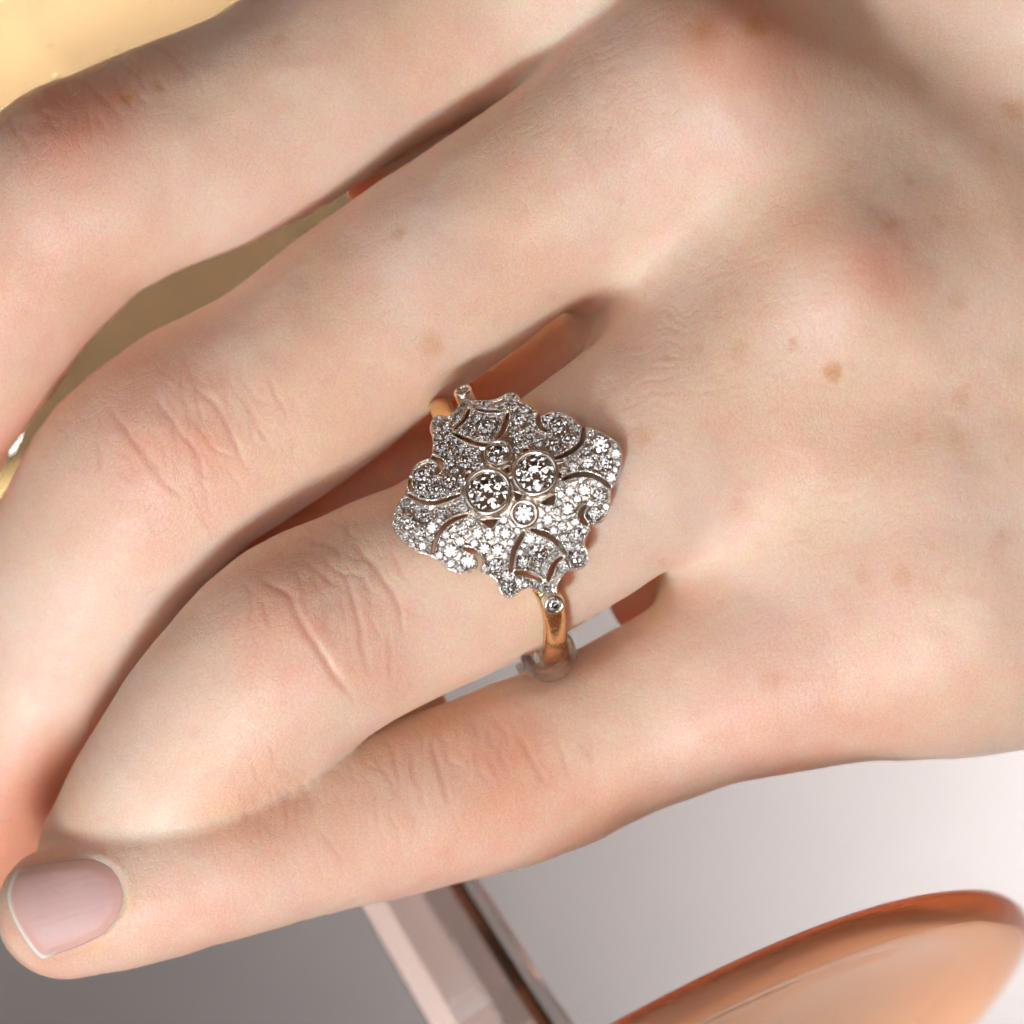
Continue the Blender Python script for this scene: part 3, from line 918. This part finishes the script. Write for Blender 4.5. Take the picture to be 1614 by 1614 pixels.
# beads: milgrain along the edges and grains holding the stones
def bead_mesh(name, centres, radii, mat, parent, label=None):
    t = (1 + 5 ** 0.5) / 2
    iv = np.array([(-1, t, 0), (1, t, 0), (-1, -t, 0), (1, -t, 0), (0, -1, t), (0, 1, t), (0, -1, -t), (0, 1, -t), (t, 0, -1), (t, 0, 1), (-t, 0, -1), (-t, 0, 1)], float)
    iv /= np.linalg.norm(iv[0])
    fi = np.array([(0, 11, 5), (0, 5, 1), (0, 1, 7), (0, 7, 10), (0, 10, 11), (1, 5, 9), (5, 11, 4), (11, 10, 2), (10, 7, 6), (7, 1, 8), (3, 9, 4), (3, 4, 2), (3, 2, 6), (3, 6, 8), (3, 8, 9), (4, 9, 5), (2, 4, 11), (6, 2, 10), (8, 6, 7), (9, 8, 1)])
    C = np.asarray(centres)
    V = (C[:, None, :] + iv[None] * np.asarray(radii)[:, None, None]).reshape(-1, 3)
    F = (fi[None] + 12 * np.arange(len(C))[:, None, None]).reshape(-1, 3)
    o = obj_from(name, V, F, mat, parent=parent, base=RING_BASE)
    return o


mc = []; mr = []


def run_beads(poly, closed, off, step, r, h):
    P = np.vstack([poly, poly[:1]]) if closed else poly
    seg = np.linalg.norm(np.diff(P, axis=0), axis=1); cum = np.r_[0, np.cumsum(seg)]
    xs = np.arange(0, cum[-1], step)
    i = np.minimum(np.searchsorted(cum, xs, 'right') - 1, len(seg) - 1)
    sg = np.maximum(seg[i], 1e-6)[:, None]
    tg = (P[i + 1] - P[i]) / sg; p = P[i] + tg * (xs - cum[i])[:, None]; nv = np.stack([-tg[:, 1], tg[:, 0]], 1)
    q = np.vstack([p + nv * o for o in off])
    dd, cc = plaque_sdf(q)
    ok = (dd < -1.4) & (cc > 1.2)
    for b in bez: ok &= np.hypot(q[:, 0] - b[0][0], q[:, 1] - b[0][1]) > b[1] + 0.5
    for s_ in stones: ok &= np.hypot(q[:, 0] - s_[0][0], q[:, 1] - s_[0][1]) > s_[1] * 0.92
    q = q[ok]
    hz = h - 5.0 * np.clip((np.abs(q[:, 0] + 5) - 120) / 80, 0, 1)
    mc.extend(ls3(q[:, 0], q[:, 1], hz)); mr.extend(r * rng.uniform(0.85, 1.15, len(q)))


for pl, hw in slots:
    run_beads(pl, False, (hw + 2.6, -hw - 2.6), 4.0, 1.75, 2.4)
area2 = 0.5 * np.sum(outline[:, 0] * np.roll(outline[:, 1], -1) - np.roll(outline[:, 0], -1) * outline[:, 1])
run_beads(outline, True, ((5.2 if area2 > 0 else -5.2),), 4.2, 1.6, 1.6)
milgrain = bead_mesh('milgrain_border', mc, mr, WHITE_GOLD, ring)
milgrain['kind'] = 'stuff'
mc = []; mr = []
cand = lo2 + rng.random((9000, 2)) * (hi2 - lo2)
d, cu = plaque_sdf(cand); free = np.minimum(-d, cu)
kept = []
dst = np.full(len(cand), 1e3)
for q, rq in stones: dst = np.minimum(dst, np.hypot(cand[:, 0] - q[0], cand[:, 1] - q[1]) - rq)
okc = (dst > 0.2) & (dst < 4.5) & (free >= 3.0)
for b in bez: okc &= np.hypot(cand[:, 0] - b[0][0], cand[:, 1] - b[0][1]) > b[1] + 1.5
cand, free = cand[okc], free[okc]
for c, f in zip(cand, free):
    if f < 3.0: continue
    if kept and (np.hypot(*(np.array(kept) - c).T) < 4.4).any(): continue
    kept.append(c)
    hz = 1.2 - 5.0 * np.clip((abs(c[0] + 5) - 120) / 80, 0, 1)
    mc.append(ls3(c[:1], c[1:], np.array([hz]))[0]); mr.append(random.uniform(1.8, 2.7))
grains = bead_mesh('setting_grains', mc, mr, WHITE_GOLD, ring); grains['kind'] = 'stuff'


# bezels: turned collars with a rounded lip, each holding one stone
def lathe_local(name, prof, mat, parent, Mx, seg=56):
    V = []; F = []
    k = len(prof)
    for i in range(seg):
        a = 2 * math.pi * i / seg
        for r, h in prof: V.append((r * S * math.cos(a), r * S * math.sin(a), h * S))
    for i in range(seg):
        j = (i + 1) % seg
        for q in range(k):
            w = (q + 1) % k
            F.append((i * k + q, j * k + q, j * k + w, i * k + w))
    me = bpy.data.meshes.new(name); me.from_pydata(V, [], F); me.update()
    for p in me.polygons: p.use_smooth = True
    me.materials.append(mat)
    o = bpy.data.objects.new(name, me); COL.objects.link(o); o.parent = parent; o.matrix_local = Mx
    return o


for i, (c, ro, rs, hh) in enumerate(bez):
    dark = 0
    b0 = -20.0
    top_h = {0: 13.0, 1: 13.0, 2: 8.0, 3: 9.0, 4: 9.0, 5: 10.0}[i]
    prof = [(rs * 0.90, b0), (ro * 0.97, b0), (ro, b0 + 3), (ro, top_h - 4), (ro - 1.2, top_h - 1.2), (ro - 3.2, top_h), (rs + 0.8, top_h - 0.6), (rs - 1.6, top_h - 3.2), (rs - 1.2, top_h - 6), (rs * 0.90, top_h - 9)]
    prof = prof[::-1]
    bz = lathe_local('bezel', prof, WHITE_GOLD, ring, frame_at(c, 0, 0))
    o = bpy.data.objects.new('diamond', BRIL); COL.objects.link(o); o.parent = bz
    o.matrix_local = Matrix.Translation((0, 0, (top_h - 4.5) * S)) @ Matrix.Rotation(random.uniform(0, 0.8), 4, 'Z') @ Matrix.Rotation(0.03, 4, 'X') @ Matrix.Scale(rs * S * 1.01, 4)

# shank: half-round gold band in a plane across the finger
ZB = 92.0; RB = 204.0


def band_point(t):      # t = angle from the top, + towards the lower end
    tn = (t + math.pi) % (2 * math.pi) - math.pi
    rb = RB + 26 * math.exp(-((tn + 1.5) / 0.45) ** 2)
    w = rb * math.sin(t)
    return np.array([RC[0] + w * EW[0], RC[1] + w * EW[1], ZB + rb * math.cos(t)]), np.array([EW[0] * math.sin(t), EW[1] * math.sin(t), math.cos(t)])


def sweep(prof_fn, t0, t1, n, loff=0.0):
    V = []; F = []
    for i in range(n):
        t = t0 + (t1 - t0) * i / (n - 1)
        p, nr = band_point(t)
        pr = prof_fn(t)
        for (a, b) in pr:
            V.append(p + np.array([EL[0], EL[1], 0]) * (a + (loff(t) if callable(loff) else loff)) + nr * b)
    k = len(pr)
    for i in range(n - 1):
        for q in range(k):
            w = (q + 1) % k
            F.append((i * k + q, (i + 1) * k + q, (i + 1) * k + w, i * k + w))
    F.append(tuple(range(k))); F.append(tuple(range((n - 1) * k, n * k))[::-1])
    return V, F


def shank_prof(t):
    wide = 18.5
    return [(-wide, -7), (-wide, 2), (-wide * 0.88, 6.5), (-wide * 0.5, 10.5), (0, 12), (wide * 0.5, 10.5), (wide * 0.88, 6.5), (wide, 2), (wide, -7), (0, -8)]


V, F = sweep(shank_prof, 0.50, 2 * math.pi - 0.80, 120, loff=lambda t: 36 * math.exp(-((t - 0.60) / 0.62) ** 2))
shank = obj_from('shank', V, F, YELLOW_GOLD, parent=ring, base=RING_BASE, flip=False)
shank['label'] = 'plain yellow gold band'

# ------------------------------------------------------------------ ring guard: clear sleeve on the underside of the band
GB = tuple(band_point(1.7)[0])
guard = thing('ring_guard', 'clear plastic ring guard sleeve round the underside of the gold band', 'ring guard', GB)


def tube_prof(ro, ri, k=28):
    return lambda t: [(ro * math.cos(2 * math.pi * q / k) * 1.0, ro * math.sin(2 * math.pi * q / k)) for q in range(k)]


def sleeve(ro, ri, t0, t1, n, loff):
    V = []; F = []; k = 30
    rows = []
    for i in range(n):
        t = t0 + (t1 - t0) * i / (n - 1); p, nr = band_point(t)
        for R in (ro, ri):
            e = min(1.0, min(i, n - 1 - i) / 2.0)
            Rr = R - (1 - e) * 5 if R == ro else R + (1 - e) * 5
            for q in range(k):
                a = 2 * math.pi * q / k
                V.append(p + np.array([EL[0], EL[1], 0]) * (Rr * math.cos(a) + loff) + nr * (Rr * 0.95 * math.sin(a)))
    for i in range(n - 1):
        for q in range(k):
            w = (q + 1) % k; a = i * 2 * k; b = (i + 1) * 2 * k
            F.append((a + q, b + q, b + w, a + w)); F.append((a + k + q, a + k + w, b + k + w, b + k + q))
    for (a, sgn) in ((0, 1), ((n - 1) * 2 * k, -1)):
        for q in range(k):
            w = (q + 1) % k
            f = (a + q, a + w, a + k + w, a + k + q)
            F.append(f if sgn > 0 else f[::-1])
    return V, F


V, F = sleeve(44, 25, 1.22, 2.9, 40, 0)
obj_from('sleeve', V, F, SILICONE, parent=guard, base=GB, flip=False)
V, F = sweep(lambda t: [(6 * math.cos(a), 6 * math.sin(a) + 6) for a in np.linspace(0, 2 * math.pi, 10, endpoint=False)], 1.24, 1.75, 16, loff=-50)
obj_from('strand', V, F, SILICONE, parent=guard, base=GB, flip=False)

# ------------------------------------------------------------------ coupe glass
A3 = np.array([AX[0], -AX[1], AX[2]])                  # in (u, v, z)
O3 = np.array([690.0, 1500.0, -410.0])                 # a point on the axis, behind the little finger
N3 = np.array([0.80, 0.60, 0.0]); N3 = np.array([-A3[1], A3[0], 0.0]); N3 /= np.linalg.norm(N3)
B3 = np.cross(A3, N3)


def lathe(prof, seg=128, closed=True):
    V = []; F = []; k = len(prof)
    for i in range(seg):
        a = 2 * math.pi * i / seg
        for (t, r) in prof:
            V.append(O3 + A3 * t + r * (N3 * math.cos(a) + B3 * math.sin(a)))
    for i in range(seg):
        j = (i + 1) % seg
        for q in range(k if closed else k - 1):
            w = (q + 1) % k
            F.append((i * k + q, i * k + w, j * k + w, j * k + q))
    return V, F


BOWL0 = 560.0
GBASE = tuple(O3 + A3 * -521.0)
glass = thing('coupe_glass', 'pink tinted coupe glass of golden wine held behind the fingers', 'wine glass', GBASE)
out_p = [(0, 92), (35, 130), (110, 260), (230, 395), (400, 520), (620, 625), (880, 700), (1200, 735), (1650, 745)]
outp = catmull([(BOWL0 + h, r) for h, r in out_p], 5)
inp = outp[::-1].copy(); inp[:, 1] = inp[:, 1] - 22; inp[:, 0] += np.linspace(0, 45, len(inp))
inp[:, 1] = np.maximum(inp[:, 1], 0.5)
V, F = lathe([tuple(p) for p in outp] + [tuple(p) for p in inp])
obj_from('bowl', V, F, PINK_GLASS, parent=glass, base=GBASE, flip=True)
st = catmull([(-380, 150), (-330, 118), (-200, 104), (0, 99), (200, 92), (400, 84), (BOWL0 - 60, 86), (BOWL0 + 6, 100)], 6)
V, F = lathe([(st[0, 0], 0.3)] + [tuple(p) for p in st] + [(st[-1, 0], 0.3)], closed=False, seg=9)
obj_from('stem', V, F, PINK_GLASS, parent=glass, base=GBASE, smooth=False)
ft = [(-395, 0.3), (-380, 170), (-424, 320), (-448, 560), (-458, 700), (-458, 760), (-464, 800), (-478, 824), (-494, 830), (-510, 822), (-520, 795), (-520, 755), (-506, 700), (-476, 560), (-450, 320), (-424, 170), (-420, 0.3)]
V, F = lathe(ft[::-1], closed=False, seg=160)
obj_from('foot', V, F, FOOT_GLASS, parent=glass, base=GBASE, flip=True)

WBASE = tuple(O3 + A3 * (BOWL0 + 60))
lvl = 1480
wp = [(t, r - 25) for t, r in outp if t < BOWL0 + lvl and r > 140]
V, F = lathe([(BOWL0 + 78, 0.3)] + [(t + 36 * (1 - (t - BOWL0) / 1200), r) for t, r in wp] + [(BOWL0 + lvl, 0.3)], closed=False)
wine = obj_from('sparkling_wine', V, F, WINE, base=WBASE, flip=True)
wine['label'] = 'golden sparkling wine in the bowl showing at the top left'
wine['category'] = 'wine'

# bubbles clinging to the inside of the bowl
BUB = mat_glass('bubble', (1, 1, 1), 0.78)
wr_t = np.array([t for t, r in wp]); wr_r = np.array([r for t, r in wp])
bub_me = None
for (bu, bv, br) in [(63, 103, 6), (160, 55, 4.5), (54, 54, 3), (38, 24, 3)]:
    for zt in np.arange(300.0, -1600.0, -2.0):
        rel = np.array([bu, bv, zt]) - O3
        t = rel @ A3; rd = np.linalg.norm(rel - t * A3)
        if rd < np.interp(t, wr_t, wr_r) - br - 5: break
    if bub_me is None:
        bm = bmesh.new(); bmesh.ops.create_icosphere(bm, subdivisions=2, radius=1.0)
        bub_me = bpy.data.meshes.new('bubble'); bm.to_mesh(bub_me); bm.free()
        bub_me.polygons.foreach_set('use_smooth', [True] * len(bub_me.polygons)); bub_me.materials.append(BUB)
    o = bpy.data.objects.new('bubble', bub_me); COL.objects.link(o); o.parent = wine
    o.matrix_local = Matrix.Translation(M3(bu, bv, zt) - M3(*WBASE)) @ Matrix.Scale(br * S, 4)
